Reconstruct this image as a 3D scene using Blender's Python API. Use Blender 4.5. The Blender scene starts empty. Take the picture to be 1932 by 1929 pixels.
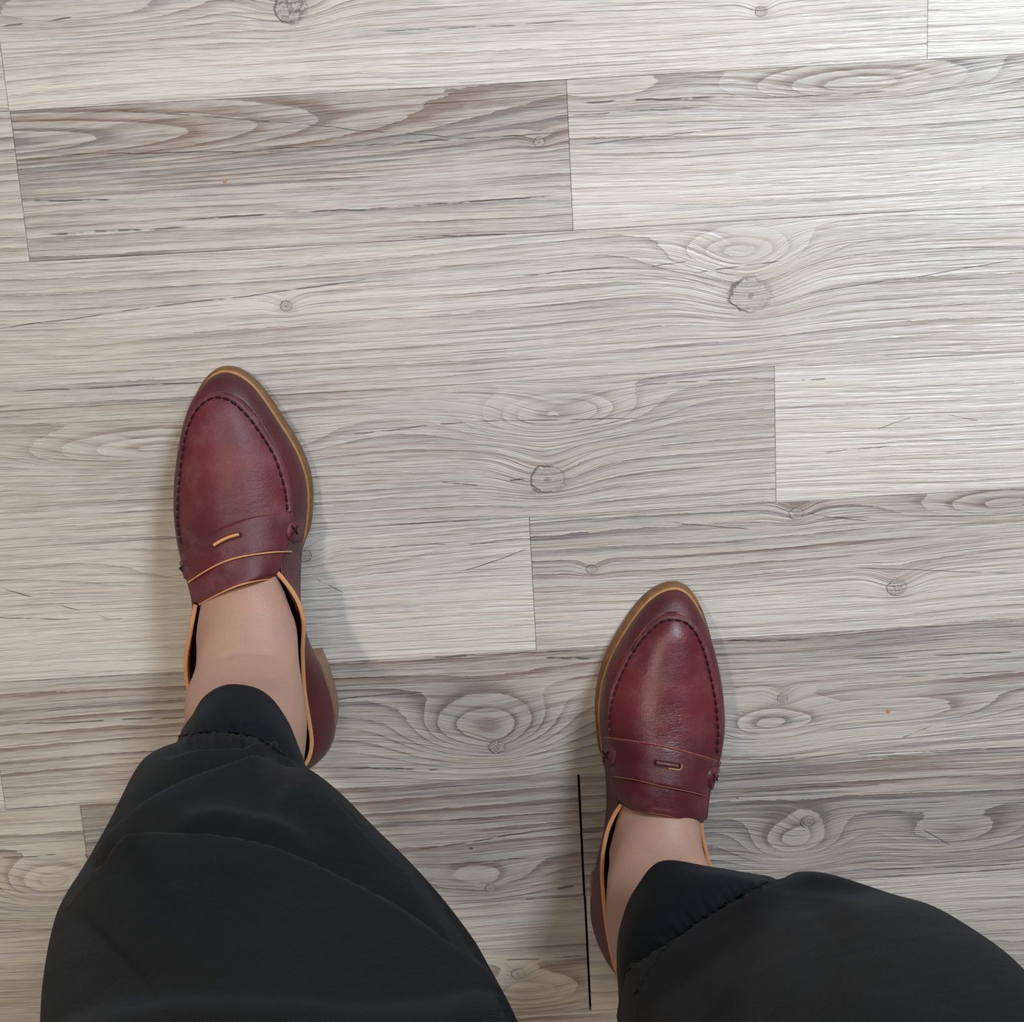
import bpy, math, random
import numpy as np
from mathutils import Vector, Matrix
from mathutils.bvhtree import BVHTree

random.seed(7)
S = bpy.context.scene
COL = S.collection
W, H, F = 1932, 1929, 2600.0
CAM_H = 0.88722
AX, AY, AZ = -0.22366, -0.02197, -0.0557

# ------------------------------------------------------------------ camera, light, exposure
def rotm(a, b, c):
    ca, sa, cb, sb, cc, sc = math.cos(a), math.sin(a), math.cos(b), math.sin(b), math.cos(c), math.sin(c)
    Rx = np.array([[1, 0, 0], [0, ca, -sa], [0, sa, ca]])
    Ry = np.array([[cb, 0, sb], [0, 1, 0], [-sb, 0, cb]])
    Rz = np.array([[cc, -sc, 0], [sc, cc, 0], [0, 0, 1]])
    return Rz @ Ry @ Rx
R = rotm(AX, AY, AZ)
CAMP = np.array([0, 0, CAM_H])
cam_d = bpy.data.cameras.new('camera'); cam = bpy.data.objects.new('camera', cam_d); COL.objects.link(cam)
cam_d.sensor_width = 36; cam_d.sensor_fit = 'HORIZONTAL'; cam_d.lens = F / W * 36; cam_d.clip_start = 0.02
M = Matrix([list(R[i]) + [CAMP[i]] for i in range(3)] + [[0, 0, 0, 1]]); cam.matrix_world = M
S.camera = cam
S.view_settings.view_transform = 'Standard'; S.view_settings.look = 'None'
S.view_settings.exposure = 0.0; S.view_settings.gamma = 1; S.view_settings.use_curve_mapping = False
wd = bpy.data.worlds.new('room_ambient'); S.world = wd; wd.use_nodes = True
bg = wd.node_tree.nodes['Background']; bg.inputs[0].default_value = (1.0, 0.90, 0.77, 1); bg.inputs[1].default_value = 0.16

def area(name, loc, target, sx, sy, power, col, spread=180):
    l = bpy.data.lights.new(name, 'AREA'); l.shape = 'RECTANGLE'; l.size = sx; l.size_y = sy
    l.energy = power; l.color = col; l.spread = math.radians(spread)
    o = bpy.data.objects.new(name, l); COL.objects.link(o); o.location = loc
    d = Vector(target) - Vector(loc); o.rotation_euler = d.to_track_quat('-Z', 'Y').to_euler()
    return o
area('daylight_window', (1.25, 1.50, 1.85), (0.50, 0.38, 0), 0.6, 0.65, 9.0, (0.80, 0.91, 1.0), 54)
area('ceiling_lamp', (-0.95, 0.35, 2.55), (0, -0.3, 0), 0.14, 0.14, 17, (1.0, 0.86, 0.69))
area('second_ceiling_lamp', (-0.35, 1.3, 2.6), (0, 0, 0), 0.5, 0.5, 10, (1.0, 0.95, 0.88))
area('warm_lamp_behind', (-1.2, -1.3, 2.2), (-0.3, -0.5, 0), 0.6, 0.6, 5, (1.0, 0.72, 0.44))

# ------------------------------------------------------------------ helpers
def P(x, y, z=0.0):
    """point of the place at height z seen at a spot of the frame (used to read real positions off the photograph)"""
    d = R @ np.array([(x - W / 2) / F, -(y - H / 2) / F, -1.0])
    return CAMP + d * ((CAM_H - z) / -d[2])
def proj(v):
    c = (np.asarray(v) - CAMP) @ R
    return np.stack([W / 2 + c[..., 0] / -c[..., 2] * F, H / 2 - c[..., 1] / -c[..., 2] * F], -1)

def catmull(pts, n, closed=False, uniform=False):
    p = np.array(pts, float)
    if closed: q = np.vstack([p[-1], p, p[0], p[1]]); m = len(p)
    else: q = np.vstack([2 * p[0] - p[1], p, 2 * p[-1] - p[-2]]); m = len(p) - 1
    ts = np.linspace(0, m, n, endpoint=not closed)
    out = []
    for t in ts:
        i = min(int(t), m - 1); u = t - i
        a, b, c, d = q[i], q[i + 1], q[i + 2], q[i + 3]
        out.append(0.5 * (2 * b + (c - a) * u + (2 * a - 5 * b + 4 * c - d) * u * u + (3 * b - a - 3 * c + d) * u ** 3))
    return np.array(out)
def resample(pts, n):
    pts = np.array(pts); L = np.r_[0, np.cumsum(np.linalg.norm(np.diff(pts, axis=0), axis=1))]
    t = np.linspace(0, L[-1], n)
    return np.stack([np.interp(t, L, pts[:, k]) for k in range(pts.shape[1])], -1)
def smooth_line(pts, n): return resample(catmull(pts, n * 4), n)

def mesh_obj(name, verts, faces, mat=None, parent=None, smooth=True):
    me = bpy.data.meshes.new(name); me.from_pydata([tuple(map(float, v)) for v in verts], [], faces)
    me.validate(); me.update()
    if smooth: me.polygons.foreach_set('use_smooth', [True] * len(me.polygons))
    o = bpy.data.objects.new(name, me); COL.objects.link(o)
    if mat: me.materials.append(mat)
    if parent: o.parent = parent
    return o
def grid_faces(nu, nv, cu=False, cv=False):
    f = []
    for i in range(nu - (0 if cu else 1)):
        for j in range(nv - (0 if cv else 1)):
            a = i * nv + j; b = i * nv + (j + 1) % nv; c = ((i + 1) % nu) * nv + (j + 1) % nv; d = ((i + 1) % nu) * nv + j
            f.append((a, b, c, d))
    return f
def fix_normals(o):
    import bmesh
    bm = bmesh.new(); bm.from_mesh(o.data); bmesh.ops.recalc_face_normals(bm, faces=bm.faces); bm.to_mesh(o.data); bm.free()
def solid(o, t, off=-1):
    m = o.modifiers.new('thickness', 'SOLIDIFY'); m.thickness = t; m.offset = off; m.use_even_offset = False; return m
def tube(path, r, ns=8, closed=False, caps=True):
    p = np.array(path); n = len(p); V = []; Fc = []
    for i in range(n):
        if closed: t = p[(i + 1) % n] - p[i - 1]
        else: t = p[min(i + 1, n - 1)] - p[max(i - 1, 0)]
        t = t / (np.linalg.norm(t) + 1e-12)
        u = np.cross(t, [0, 0, 1]); 
        if np.linalg.norm(u) < 1e-3: u = np.cross(t, [0, 1, 0])
        u /= np.linalg.norm(u); w = np.cross(t, u)
        rr = r[i] if hasattr(r, '__len__') else r
        for k in range(ns):
            a = 2 * math.pi * k / ns; V.append(p[i] + rr * (math.cos(a) * u + math.sin(a) * w))
    Fc = grid_faces(n, ns, cu=closed, cv=True)
    if caps and not closed:
        Fc.append(tuple(range(ns))); Fc.append(tuple(range((n - 1) * ns, n * ns))[::-1])
    return V, Fc
class Joined:
    def __init__(s): s.v = []; s.f = []
    def add(s, v, f):
        k = len(s.v); s.v += list(v); s.f += [tuple(i + k for i in q) for q in f]
    def build(s, name, mat, parent=None, smooth=True): return mesh_obj(name, s.v, s.f, mat, parent, smooth)
def empty(name, loc, label, cat, group=None):
    o = bpy.data.objects.new(name, None); COL.objects.link(o); o.location = loc; o.empty_display_size = 0.05
    o['label'] = label; o['category'] = cat
    if group: o['group'] = group
    return o
def settle(root):
    """mesh vertices were built in world space: move them into the frame of their thing"""
    l = Vector(root.location)
    for c in root.children:
        c.data.transform(Matrix.Translation(-l))
        for g in c.children: g.data.transform(Matrix.Translation(-l))

# ------------------------------------------------------------------ node helper
class N:
    def __init__(s, name):
        s.m = bpy.data.materials.new(name); s.m.use_nodes = True; s.t = s.m.node_tree
        s.b = s.t.nodes['Principled BSDF']
    def n(s, typ, **kw):
        o = s.t.nodes.new(typ)
        for k, v in kw.items(): setattr(o, k, v)
        return o
    def l(s, a, b): s.t.links.new(a, b)
    def put(s, sock, v):
        if hasattr(v, 'node'): s.l(v, sock)
        else: sock.default_value = v
    def math(s, op, a, b=None, c=None, clamp=False):
        o = s.n('ShaderNodeMath', operation=op, use_clamp=clamp)
        for i, v in enumerate((a, b, c)):
            if v is not None: s.put(o.inputs[i], v)
        return o.outputs[0]
    def comb(s, x, y, z):
        o = s.n('ShaderNodeCombineXYZ')
        for i, v in enumerate((x, y, z)): s.put(o.inputs[i], v)
        return o.outputs[0]
    def noise(s, vec, scale=1, detail=3, rough=0.5, dist=0):
        o = s.n('ShaderNodeTexNoise'); s.l(vec, o.inputs['Vector']); o.inputs['Scale'].default_value = scale
        o.inputs['Detail'].default_value = detail; o.inputs['Roughness'].default_value = rough; o.inputs['Distortion'].default_value = dist
        return o.outputs[0]
    def ramp(s, v, a, b, to0=0.0, to1=1.0, smooth=True):
        o = s.n('ShaderNodeMapRange'); o.interpolation_type = 'SMOOTHSTEP' if smooth else 'LINEAR'
        s.l(v, o.inputs[0]); 
        for i, x in zip((1, 2, 3, 4), (a, b, to0, to1)): s.put(o.inputs[i], x)
        return o.outputs[0]
    def mix(s, f, a, b, mode='MIX'):
        o = s.n('ShaderNodeMix', data_type='RGBA', blend_type=mode)
        s.put(o.inputs[0], f)
        for i, v in ((6, a), (7, b)):
            if hasattr(v, 'node'): s.l(v, o.inputs[i])
            else: o.inputs[i].default_value = (*v, 1)
        return o.outputs[2]
    def bump(s, h, dist, strength=1.0, prev=None):
        o = s.n('ShaderNodeBump'); s.l(h, o.inputs['Height']); o.inputs['Distance'].default_value = dist
        o.inputs['Strength'].default_value = strength
        if prev: s.l(prev, o.inputs['Normal'])
        s.l(o.outputs[0], s.b.inputs['Normal']); return o.outputs[0]
    def coords(s): return s.n('ShaderNodeTexCoord').outputs['Object']
    def xyz(s, v):
        o = s.n('ShaderNodeSeparateXYZ'); s.l(v, o.inputs[0]); return o.outputs
    def set(s, **kw):
        for k, v in kw.items(): s.put(s.b.inputs[k.replace('_', ' ')], (*v, 1) if isinstance(v, tuple) else v)

# ------------------------------------------------------------------ wood plank material
def wood(name, seed, tone_top=0.4, tone_bot=0.3, y0=0.046, eyes=(), knots=(), cracks=(), warm=0.0, contrast=1.0):
    """eyes: (x, y, amp, sx, sy) swells in the grain field, whose level lines close into cathedral figures;
       knots: (x, y, r, darkness).  All in metres in the plank's own frame."""
    k = N(name); c = k.coords(); x, y, _ = k.xyz(c)
    sd = seed * 3.17
    # slow waver of the grain
    wv = k.noise(k.comb(k.math('MULTIPLY', x, 2.2), k.math('MULTIPLY', y, 7.0), sd), 1, 2, 0.5)
    fk = k.math('ADD', y, k.math('MULTIPLY', k.math('SUBTRACT', wv, 0.5), 0.022))
    rough_w = k.noise(k.comb(k.math('MULTIPLY', x, 60), k.math('MULTIPLY', y, 260), sd + 5), 1, 3, 0.65)
    def swell(f, lst):
        for (ex, ey, amp, sx, sy) in lst:
            dx = k.math('DIVIDE', k.math('SUBTRACT', x, ex), sx); dy = k.math('DIVIDE', k.math('SUBTRACT', y, ey), sy)
            q = k.math('ADD', k.math('MULTIPLY', dx, dx), k.math('MULTIPLY', dy, dy))
            f = k.math('ADD', f, k.math('MULTIPLY', k.math('EXPONENT', k.math('MULTIPLY', q, -1.0)), amp))
        return f
    fk = swell(fk, [(kx, ky + r * .6, r * 1.5, r * 3.2, r * 2.2) for (kx, ky, r, _) in knots])
    f = swell(fk, eyes)
    # fibre streaks run nearly straight, the growth rings follow the swells
    fs = k.math('ADD', k.math('MULTIPLY', fk, 0.75), k.math('MULTIPLY', f, 0.25))
    s1 = k.noise(k.comb(k.math('MULTIPLY', x, 8), k.math('MULTIPLY', fs, 300), sd + 1), 1, 3, 0.60)
    s1b = k.noise(k.comb(k.math('MULTIPLY', x, 22), k.math('MULTIPLY', fs, 620), sd + 11), 1, 2, 0.6)
    s2 = k.noise(k.comb(k.math('MULTIPLY', x, 1.8), k.math('MULTIPLY', f, 46), sd + 2), 1, 2, 0.5)
    fib = k.noise(k.comb(k.math('MULTIPLY', x, 90), k.math('MULTIPLY', y, 1300), sd + 3), 1, 2, 0.5)
    blot = k.noise(k.comb(k.math('MULTIPLY', x, 7), k.math('MULTIPLY', y, 26), sd + 4), 1, 2, 0.5)
    ring = k.math('FRACT', k.math('ADD', k.math('MULTIPLY', f, 112), k.math('ADD', k.math('MULTIPLY', s2, 1.6), k.math('MULTIPLY', rough_w, 0.30))))
    line2 = k.math('MULTIPLY', k.ramp(ring, 0.55, 0.97), k.ramp(ring, 1.0, 0.975))
    linem = k.math('MULTIPLY', line2, k.ramp(blot, 0.28, 0.60))
    tone = k.ramp(y, y0 * 0.9, -y0 * 0.9, tone_top, tone_bot)
    tone = k.math('MULTIPLY', tone, 1.0)
    streak = k.math('ADD', k.ramp(s1, 0.44, 0.66), k.math('MULTIPLY', k.ramp(s1b, 0.48, 0.70), 0.6))
    amt = k.math('ADD', k.math('MULTIPLY', tone, 0.26), 0.050 * contrast)
    d = k.math('ADD', tone, k.math('MULTIPLY', k.math('SUBTRACT', streak, 0.45), amt))
    d = k.math('ADD', d, k.math('MULTIPLY', k.math('SUBTRACT', s2, 0.5), 0.55 * contrast))
    d = k.math('ADD', d, k.math('MULTIPLY', k.math('SUBTRACT', blot, 0.5), 0.40 * contrast))
    d = k.math('ADD', d, k.math('MULTIPLY', k.math('SUBTRACT', fib, 0.5), 0.45))
    band = k.math('MULTIPLY', k.math('SUBTRACT', k.ramp(ring, 0.05, 0.97, smooth=False), 0.5), k.ramp(blot, 0.25, 0.6))
    band = k.math('MULTIPLY', band, k.math('SUBTRACT', 1.0, k.ramp(ring, 0.97, 1.0)))
    d = k.math('ADD', d, k.math('MULTIPLY', band, k.math('ADD', k.math('MULTIPLY', tone, 0.42), 0.10 * contrast)))
    d = k.math('ADD', d, k.math('MULTIPLY', linem, k.math('ADD', k.math('MULTIPLY', tone, 0.40), 0.12 * contrast)), clamp=True)
    light = (0.675 + .01 * warm, 0.640 - .01 * warm, 0.595 - .06 * warm); dark = (0.245, 0.185, 0.160 - .02 * warm)
    hue = k.noise(k.comb(k.math('MULTIPLY', x, 4), k.math('MULTIPLY', f, 55), sd + 9), 1, 2, 0.5)
    darkc = k.mix(k.ramp(hue, 0.38, 0.62), dark, (0.235, 0.218, 0.218))
    col = k.mix(d, light, darkc)
    col = k.mix(k.math('MULTIPLY', k.ramp(hue, 0.55, 0.75), 0.26), col, (0.60, 0.46, 0.40))
    # knots
    hgt = k.math('MULTIPLY', streak, -0.9)
    for (kx, ky, r, dk) in knots:
        dx = k.math('SUBTRACT', x, kx); dy = k.math('SUBTRACT', y, ky)
        wob = k.noise(k.comb(k.math('MULTIPLY', x, .9 / r), k.math('MULTIPLY', y, 1.2 / r), sd), 1, 3, 0.6)
        rr = k.math('SQRT', k.math('ADD', k.math('MULTIPLY', k.math('MULTIPLY', dx, dx), 0.72), k.math('MULTIPLY', dy, dy)))
        rr = k.math('ADD', rr, k.math('MULTIPLY', k.math('SUBTRACT', wob, 0.5), r * 0.9))
        ins = k.ramp(rr, r * 1.05, r * 0.85)
        spk = k.noise(k.comb(k.math('MULTIPLY', dx, 1.2 / r), k.math('MULTIPLY', dy, 1.6 / r), sd + 3), 3, 4, 0.7)
        kc = k.mix(k.ramp(spk, 0.46, 0.58), (0.50, 0.48, 0.46), (0.09 + .3 * (1 - dk), 0.09 + .28 * (1 - dk), 0.10 + .26 * (1 - dk)))
        col = k.mix(k.math('MULTIPLY', ins, 0.35 + .55 * dk), col, kc)
        halo = k.math('MULTIPLY', k.ramp(rr, r * 2.6, r * 1.0), 0.22)
        col = k.mix(halo, col, (0.34, 0.25, 0.20))
        rim = k.math('MULTIPLY', k.ramp(rr, r * 1.16, r * 1.03), k.ramp(rr, r * 0.90, r * 1.0))
        rimv = k.math('MULTIPLY', rim, k.ramp(k.math('ADD', wob, k.math('MULTIPLY', dx, -25)), .42, .66, .35, 1.0))
        col = k.mix(k.math('MULTIPLY', rimv, 0.75), col, (0.10, 0.09, 0.09))
        ctr = k.ramp(rr, r * 0.20, r * 0.08)
        col = k.mix(k.math('MULTIPLY', ctr, 0.5), col, (0.16, 0.14, 0.13))
        hgt = k.math('SUBTRACT', hgt, k.math('MULTIPLY', rimv, 1.2))
    # drying cracks and wormholes
    crack = k.math('MULTIPLY', x, 0.0)
    brk = k.noise(k.comb(k.math('MULTIPLY', x, 60), k.math('MULTIPLY', y, 60), sd + 7), 1, 2, 0.6)
    for (x0, y0_, x1, y1_, cw) in cracks:
        t = k.math('DIVIDE', k.math('SUBTRACT', x, x0), x1 - x0)
        yl = k.math('ADD', k.math('MULTIPLY', t, y1_ - y0_), y0_)
        yl = k.math('ADD', yl, k.math('MULTIPLY', k.math('SUBTRACT', k.noise(k.comb(k.math('MULTIPLY', x, 22), sd, 0.3), 1, 3, 0.6), 0.5), 0.0045))
        dist = k.math('ABSOLUTE', k.math('SUBTRACT', y, yl))
        m = k.math('MULTIPLY', k.ramp(dist, cw, cw * .35), k.math('MULTIPLY', k.ramp(t, 0.0, 0.12), k.ramp(t, 1.0, 0.88)))
        crack = k.math('MAXIMUM', crack, k.math('MULTIPLY', m, k.ramp(brk, 0.36, 0.52)))
    col = k.mix(k.math('MULTIPLY', crack, 0.80), col, (0.085, 0.075, 0.07))
    vo = k.n('ShaderNodeTexVoronoi'); k.l(k.comb(k.math('MULTIPLY', x, 17), k.math('MULTIPLY', y, 26), sd), vo.inputs['Vector']); vo.inputs['Scale'].default_value = 1
    pit = k.math('MULTIPLY', k.ramp(vo.outputs['Distance'], 0.034, 0.018), k.ramp(k.xyz(vo.outputs['Color'])[0], 0.45, 0.5))
    col = k.mix(k.math('MULTIPLY', pit, 0.7), col, (0.09, 0.08, 0.075))
    hgt = k.math('SUBTRACT', hgt, k.math('MULTIPLY', k.math('ADD', crack, pit), 1.3))
    hgt = k.math('SUBTRACT', hgt, k.math('MULTIPLY', linem, 0.8))
    hgt = k.math('SUBTRACT', hgt, k.math('MULTIPLY', fib, 0.25))
    k.set(Base_Color=col, Roughness=0.42)
    k.b.inputs['Specular IOR Level'].default_value = 0.45
    k.bump(hgt, 0.0008, 0.62)
    return k.m

def plain(name, col, rough=0.5, spec=0.5, noise_amt=0.15, nscale=400, bump=0.0):
    k = N(name); c = k.coords(); nz = k.noise(c, nscale, 3, 0.6)
    k.set(Base_Color=k.mix(k.math('MULTIPLY', k.ramp(nz, 0.3, 0.7), noise_amt), col, tuple(v * 0.35 for v in col)), Roughness=rough)
    k.b.inputs['Specular IOR Level'].default_value = spec
    if bump: k.bump(nz, bump, 0.6)
    return k.m

# ------------------------------------------------------------------ floor of planks (the setting)
SEAM = [None] * 8
seam_px = {0: [(18, 208), (1070, 155), (1932, 99), (500, 183)], 1: [(0, 497), (960, 443), (1083, 435.6), (1932, 386)],
           2: [(0, 777), (1200, 706.6), (1458, 692), (1932, 663)], 3: [(0, 1034), (579, 1000), (998, 977.5), (1465, 949), (1932, 923)],
           4: [(0, 1290), (348, 1270), (618, 1249), (1012, 1226.5), (1350, 1206), (1932, 1173)], 5: [(0, 1532), (150, 1522), (653, 1486), (1091, 1459), (1932, 1414)],
           6: [(0, 1762), (116, 1753), (867, 1700), (1103, 1687), (1614, 1661), (1932, 1650)], 7: [(1115, 1908)]}
ys = [float(np.mean([P(*p)[1] for p in seam_px[i]])) for i in range(8)]
PW = 0.0920
seams = {i: ys[i] for i in range(8)}
for i in range(1, 17): seams[-i] = ys[0] + PW * i
for i in range(8, 26): seams[i] = ys[7] - PW * (i - 7)
XMIN, XMAX = -1.6, 1.6
def fx(px, py): return float(P(px, py)[0])
joints = {0: [fx(6, 130), fx(1750, 54)], 1: [fx(37, 350), fx(1075, 300)], 2: [fx(-420, 620), fx(2280, 600)], 3: [fx(-160, 900), fx(1462.5, 820)],
          4: [fx(-250, 1150), fx(1005, 1100)], 5: [fx(5, 1490), fx(2150, 1300)], 6: [fx(159, 1580), fx(1097, 1573)], 7: [fx(-90, 1830), fx(1109, 1800)],
          -1: [fx(4, 20)]}
wood_specs = {}
def L(px, py, r, cx):  # px -> plank frame
    p = P(px, py); yc = (seams[r - 1] + seams[r]) / 2
    return float(p[0] - cx), float(p[1] - yc)
# features in the photograph's frame: row -> list of (x-range test px, spec)
FEAT = {  # tones top to bottom, knots and grain eyes of the planks in view
 (0, 900): dict(tt=0.46, tb=0.10, knots=[(548, 18, .0085, .9), (1436, 22, .003, .6)], eyes=[(150, 30, .03, .10, .016)], cracks=.4),
 (0, 1850): dict(tt=0.08, tb=0.02, knots=[], eyes=[], cracks=0),
 (1, 500): dict(tt=0.74, tb=0.42, knots=[(1017, 268, .003, .6)], eyes=[(-60, 285, .075, .26, .021)], cracks=.9, contrast=1.15),
 (1, 1500): dict(tt=0.50, tb=0.08, knots=[], eyes=[(1120, 175, .02, .05, .012), (1620, 165, .05, .085, .015)], cracks=.5),
 (2, 900): dict(tt=0.25, tb=0.26, knots=[(540, 578, .0032, .5), (1416, 558, .0105, .15)], eyes=[(1390, 478, .035, .045, .014)], cracks=.55),
 (3, 700): dict(tt=0.42, tb=0.36, knots=[(1033, 905, .0092, .12)], eyes=[(1050, 788, .050, .055, .016), (300, 850, .05, .09, .014)], cracks=.4),
 (3, 1700): dict(tt=0.06, tb=0.05, knots=[], eyes=[], cracks=.55, contrast=.6),
 (4, 600): dict(tt=0.22, tb=0.05, knots=[(575, 1050, .004, .5)], eyes=[(500, 1080, .02, .12, .014)], cracks=.4, contrast=.8),
 (4, 1500): dict(tt=0.58, tb=0.26, knots=[(1116, 1075, .003, .5), (1692, 1110, .0052, .8), (1502, 970, .004, .6)], eyes=[(1900, 955, .04, .06, .012)], cracks=.4),
 (5, 900): dict(tt=0.60, tb=0.42, knots=[(938, 1411, .0048, .9), (1476, 1318, .003, .8)], eyes=[(915, 1380, .055, .050, .024), (1440, 1375, .04, .045, .018), (1700, 1350, .03, .07, .014)], cracks=.9),
 (6, 80): dict(tt=0.42, tb=0.48, knots=[], eyes=[(100, 1670, .05, .04, .018)], cracks=.6, warm=.3),
 (6, 700): dict(tt=0.74, tb=0.58, knots=[(925, 1677, .003, .4)], eyes=[(900, 1660, .03, .04, .014)], cracks=.8),
 (6, 1500): dict(tt=0.74, tb=0.50, knots=[(1523, 1552, .0042, .9)], eyes=[(1500, 1592, .045, .032, .018), (1800, 1580, .03, .05, .016)], cracks=.9),
 (7, 60): dict(tt=0.32, tb=0.32, knots=[], eyes=[], cracks=.4, warm=.2),
 (7, 700): dict(tt=0.42, tb=0.60, knots=[(977, 1838, .0038, .3)], eyes=[(1000, 1880, .04, .05, .016)], cracks=.5),
 (7, 1700): dict(tt=0.12, tb=0.30, knots=[], eyes=[], cracks=.5),
}
CR = {(0, 900): [(0, 50, 145, 32, .0006), (700, 62, 1100, 40, .0003)], (0, 1850): [],
 (1, 500): [(90, 291, 560, 287, .0004), (440, 287, 1074, 250, .0004), (50, 377, 235, 377, .0006), (85, 441, 360, 430, .0008), (300, 420, 1078, 368, .0006), (780, 447, 960, 442, .0006), (180, 205, 900, 262, .00035)],
 (1, 1500): [(1090, 194, 1360, 186, .0008), (1071, 218, 1330, 204, .0004), (1340, 186, 1700, 175, .0003), (1080, 275, 1500, 232, .0003)],
 (2, 900): [(-40, 625, 730, 523, .0004), (980, 523, 1160, 502, .0004), (1290, 518, 1480, 490, .0004), (1200, 508, 1300, 492, .0003), (0, 740, 420, 722, .0005), (1500, 560, 1932, 490, .0003)],
 (3, 700): [(640, 821, 905, 795, .0005), (880, 796, 1215, 790, .0004), (830, 912, 910, 916, .0005), (960, 908, 990, 905, .0007), (1200, 725, 1460, 714, .0004), (600, 1000, 900, 982, .0003)],
 (3, 1700): [(1510, 717, 1560, 714, .0004), (1545, 855, 1720, 840, .0004), (1655, 812, 1720, 788, .0003), (1770, 780, 1850, 794, .0003)],
 (4, 600): [(850, 1085, 1000, 1035, .0004), (595, 1092, 650, 1120, .0004), (560, 1040, 990, 1020, .0003), (0, 1110, 210, 1168, .0005), (-100, 1166, 260, 1168, .0004)],
 (4, 1500): [(1250, 985, 1420, 1000, .0004), (1520, 968, 1640, 985, .0004), (1600, 1072, 1932, 1082, .0003)],
 (5, 900): [(0, 1368, 380, 1352, .0006), (620, 1323, 800, 1306, .0006), (650, 1452, 835, 1452, .0007), (1020, 1245, 1130, 1243, .0010), (815, 1240, 900, 1238, .0006), (620, 1253, 1130, 1228, .0004), (1366, 1212, 1530, 1208, .0006), (1340, 1302, 1455, 1297, .0006), (1600, 1245, 1932, 1232, .0006), (1660, 1280, 1932, 1268, .0004), (1700, 1395, 1760, 1370, .0006), (1600, 1425, 1900, 1413, .0004), (1360, 1437, 1560, 1430, .0004)],
 (6, 700): [(770, 1606, 1090, 1560, .0006), (830, 1632, 1000, 1622, .0006), (990, 1700, 1030, 1697, .0012), (1050, 1680, 1085, 1672, .0009), (700, 1555, 1090, 1535, .0004)],
 (6, 80): [(0, 1620, 110, 1612, .0005)],
 (6, 1500): [(1380, 1495, 1700, 1480, .0005), (1740, 1565, 1800, 1600, .0006), (1370, 1440, 1760, 1425, .0004), (1600, 1645, 1920, 1630, .0004), (1100, 1572, 1135, 1570, .0006)],
 (7, 700): [(940, 1813, 1108, 1805, .0006)], (7, 60): [(0, 1720, 60, 1718, .0005)], (7, 1700): [(1760, 1765, 1932, 1760, .0004)]}
generic = [wood('vinyl_wood_%s' % n, 50 + i, tt, tb, eyes=e) for i, (n, tt, tb, e) in enumerate((
    ('pale', .12, .08, ()), ('ash', .35, .25, ((0.1, 0, .05, .09, .018),)), ('umber', .6, .4, ((-.15, 0.01, .06, .12, .018),)), ('mixed', .5, .15, ((0.2, -.01, .04, .06, .016),))))]
base = mesh_obj('floor', [(XMIN, seams[25], -.006), (XMAX, seams[25], -.006), (XMAX, seams[-16], -.006), (XMIN, seams[-16], -.006),
                          (XMIN, seams[25], -.03), (XMAX, seams[25], -.03), (XMAX, seams[-16], -.03), (XMIN, seams[-16], -.03)],
                [(0, 1, 2, 3), (4, 7, 6, 5), (0, 4, 5, 1), (1, 5, 6, 2), (2, 6, 7, 3), (3, 7, 4, 0)], plain('dark_subfloor', (.012, .011, .010), .9, .1), smooth=False)
base['kind'] = 'structure'
def plank(x0, x1, y0, y1, mat, gl=.00012, gr=.00012):
    g = .00011; b = .0003
    cx, cy = (x0 + x1) / 2, (y0 + y1) / 2
    X0, X1, Y0, Y1 = x0 + gl - cx, x1 - gr - cx, y0 + g - cy, y1 - g - cy
    v = []
    for (z, i) in ((-.006, 0), (-b * .6, 0), (0, b)):
        v += [(X0 + i, Y0 + i, z), (X1 - i, Y0 + i, z), (X1 - i, Y1 - i, z), (X0 + i, Y1 - i, z)]
    f = [(8, 9, 10, 11), (3, 2, 1, 0)]
    for k in (0, 4):
        for j in range(4): f.append((k + j, k + (j + 1) % 4, k + 4 + (j + 1) % 4, k + 4 + j))
    o = mesh_obj('plank', v, f, mat, base, smooth=False); o.location = (cx, cy, 0)
    return o
n_gen = 0; sdn = 0
for r in range(-15, 26):
    top, bot = seams[r - 1], seams[r]
    js = list(joints.get(r, []))
    ln = 0.86
    if not js: js = [XMIN + (0.13 + 0.37 * (r * 7 % 5)) % ln]
    js.sort()
    while js[0] > XMIN: js.insert(0, js[0] - ln + random.uniform(-.2, .1))
    while js[-1] < XMAX: js.append(js[-1] + ln + random.uniform(-.2, .1))
    js = [min(max(XMIN, j), XMAX) for j in js]
    js = sorted(set(js))
    for a, b in zip(js[:-1], js[1:]):
        if b - a < .003: continue
        mat = None
        for (fr, fpx), sp in FEAT.items():
            if fr == r:
                X = fx(fpx, float(proj(P(fpx, 900))[1]) if False else {0: 100, 1: 290, 2: 570, 3: 850, 4: 1110, 5: 1350, 6: 1580, 7: 1800}[r])
                if a < X < b:
                    cx = (a + b) / 2; sdn += 1
                    mat = wood('vinyl_wood_grain', sdn, sp['tt'], sp['tb'],
                               eyes=[(*L(e[0], e[1], r, cx), *e[2:]) for e in sp['eyes']],
                               knots=[(*L(e[0], e[1], r, cx), *e[2:]) for e in sp['knots']],
                               cracks=[(*L(e[0], e[1], r, cx), *L(e[2], e[3], r, cx), e[4]) for e in CR.get((fr, fpx), [])], warm=sp.get('warm', 0), contrast=sp.get('contrast', 1))
        if mat is None: mat = generic[(r * 3 + n_gen) % 4]; n_gen += 1
        wide_l = .0008 if (r in (6, 7) and abs(a - joints[r][1]) < 1e-6) else .00012
        wide_r = .0008 if (r in (6, 7) and abs(b - joints[r][1]) < 1e-6) else .00012
        plank(a, b, bot, top, mat, wide_l, wide_r)

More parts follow.
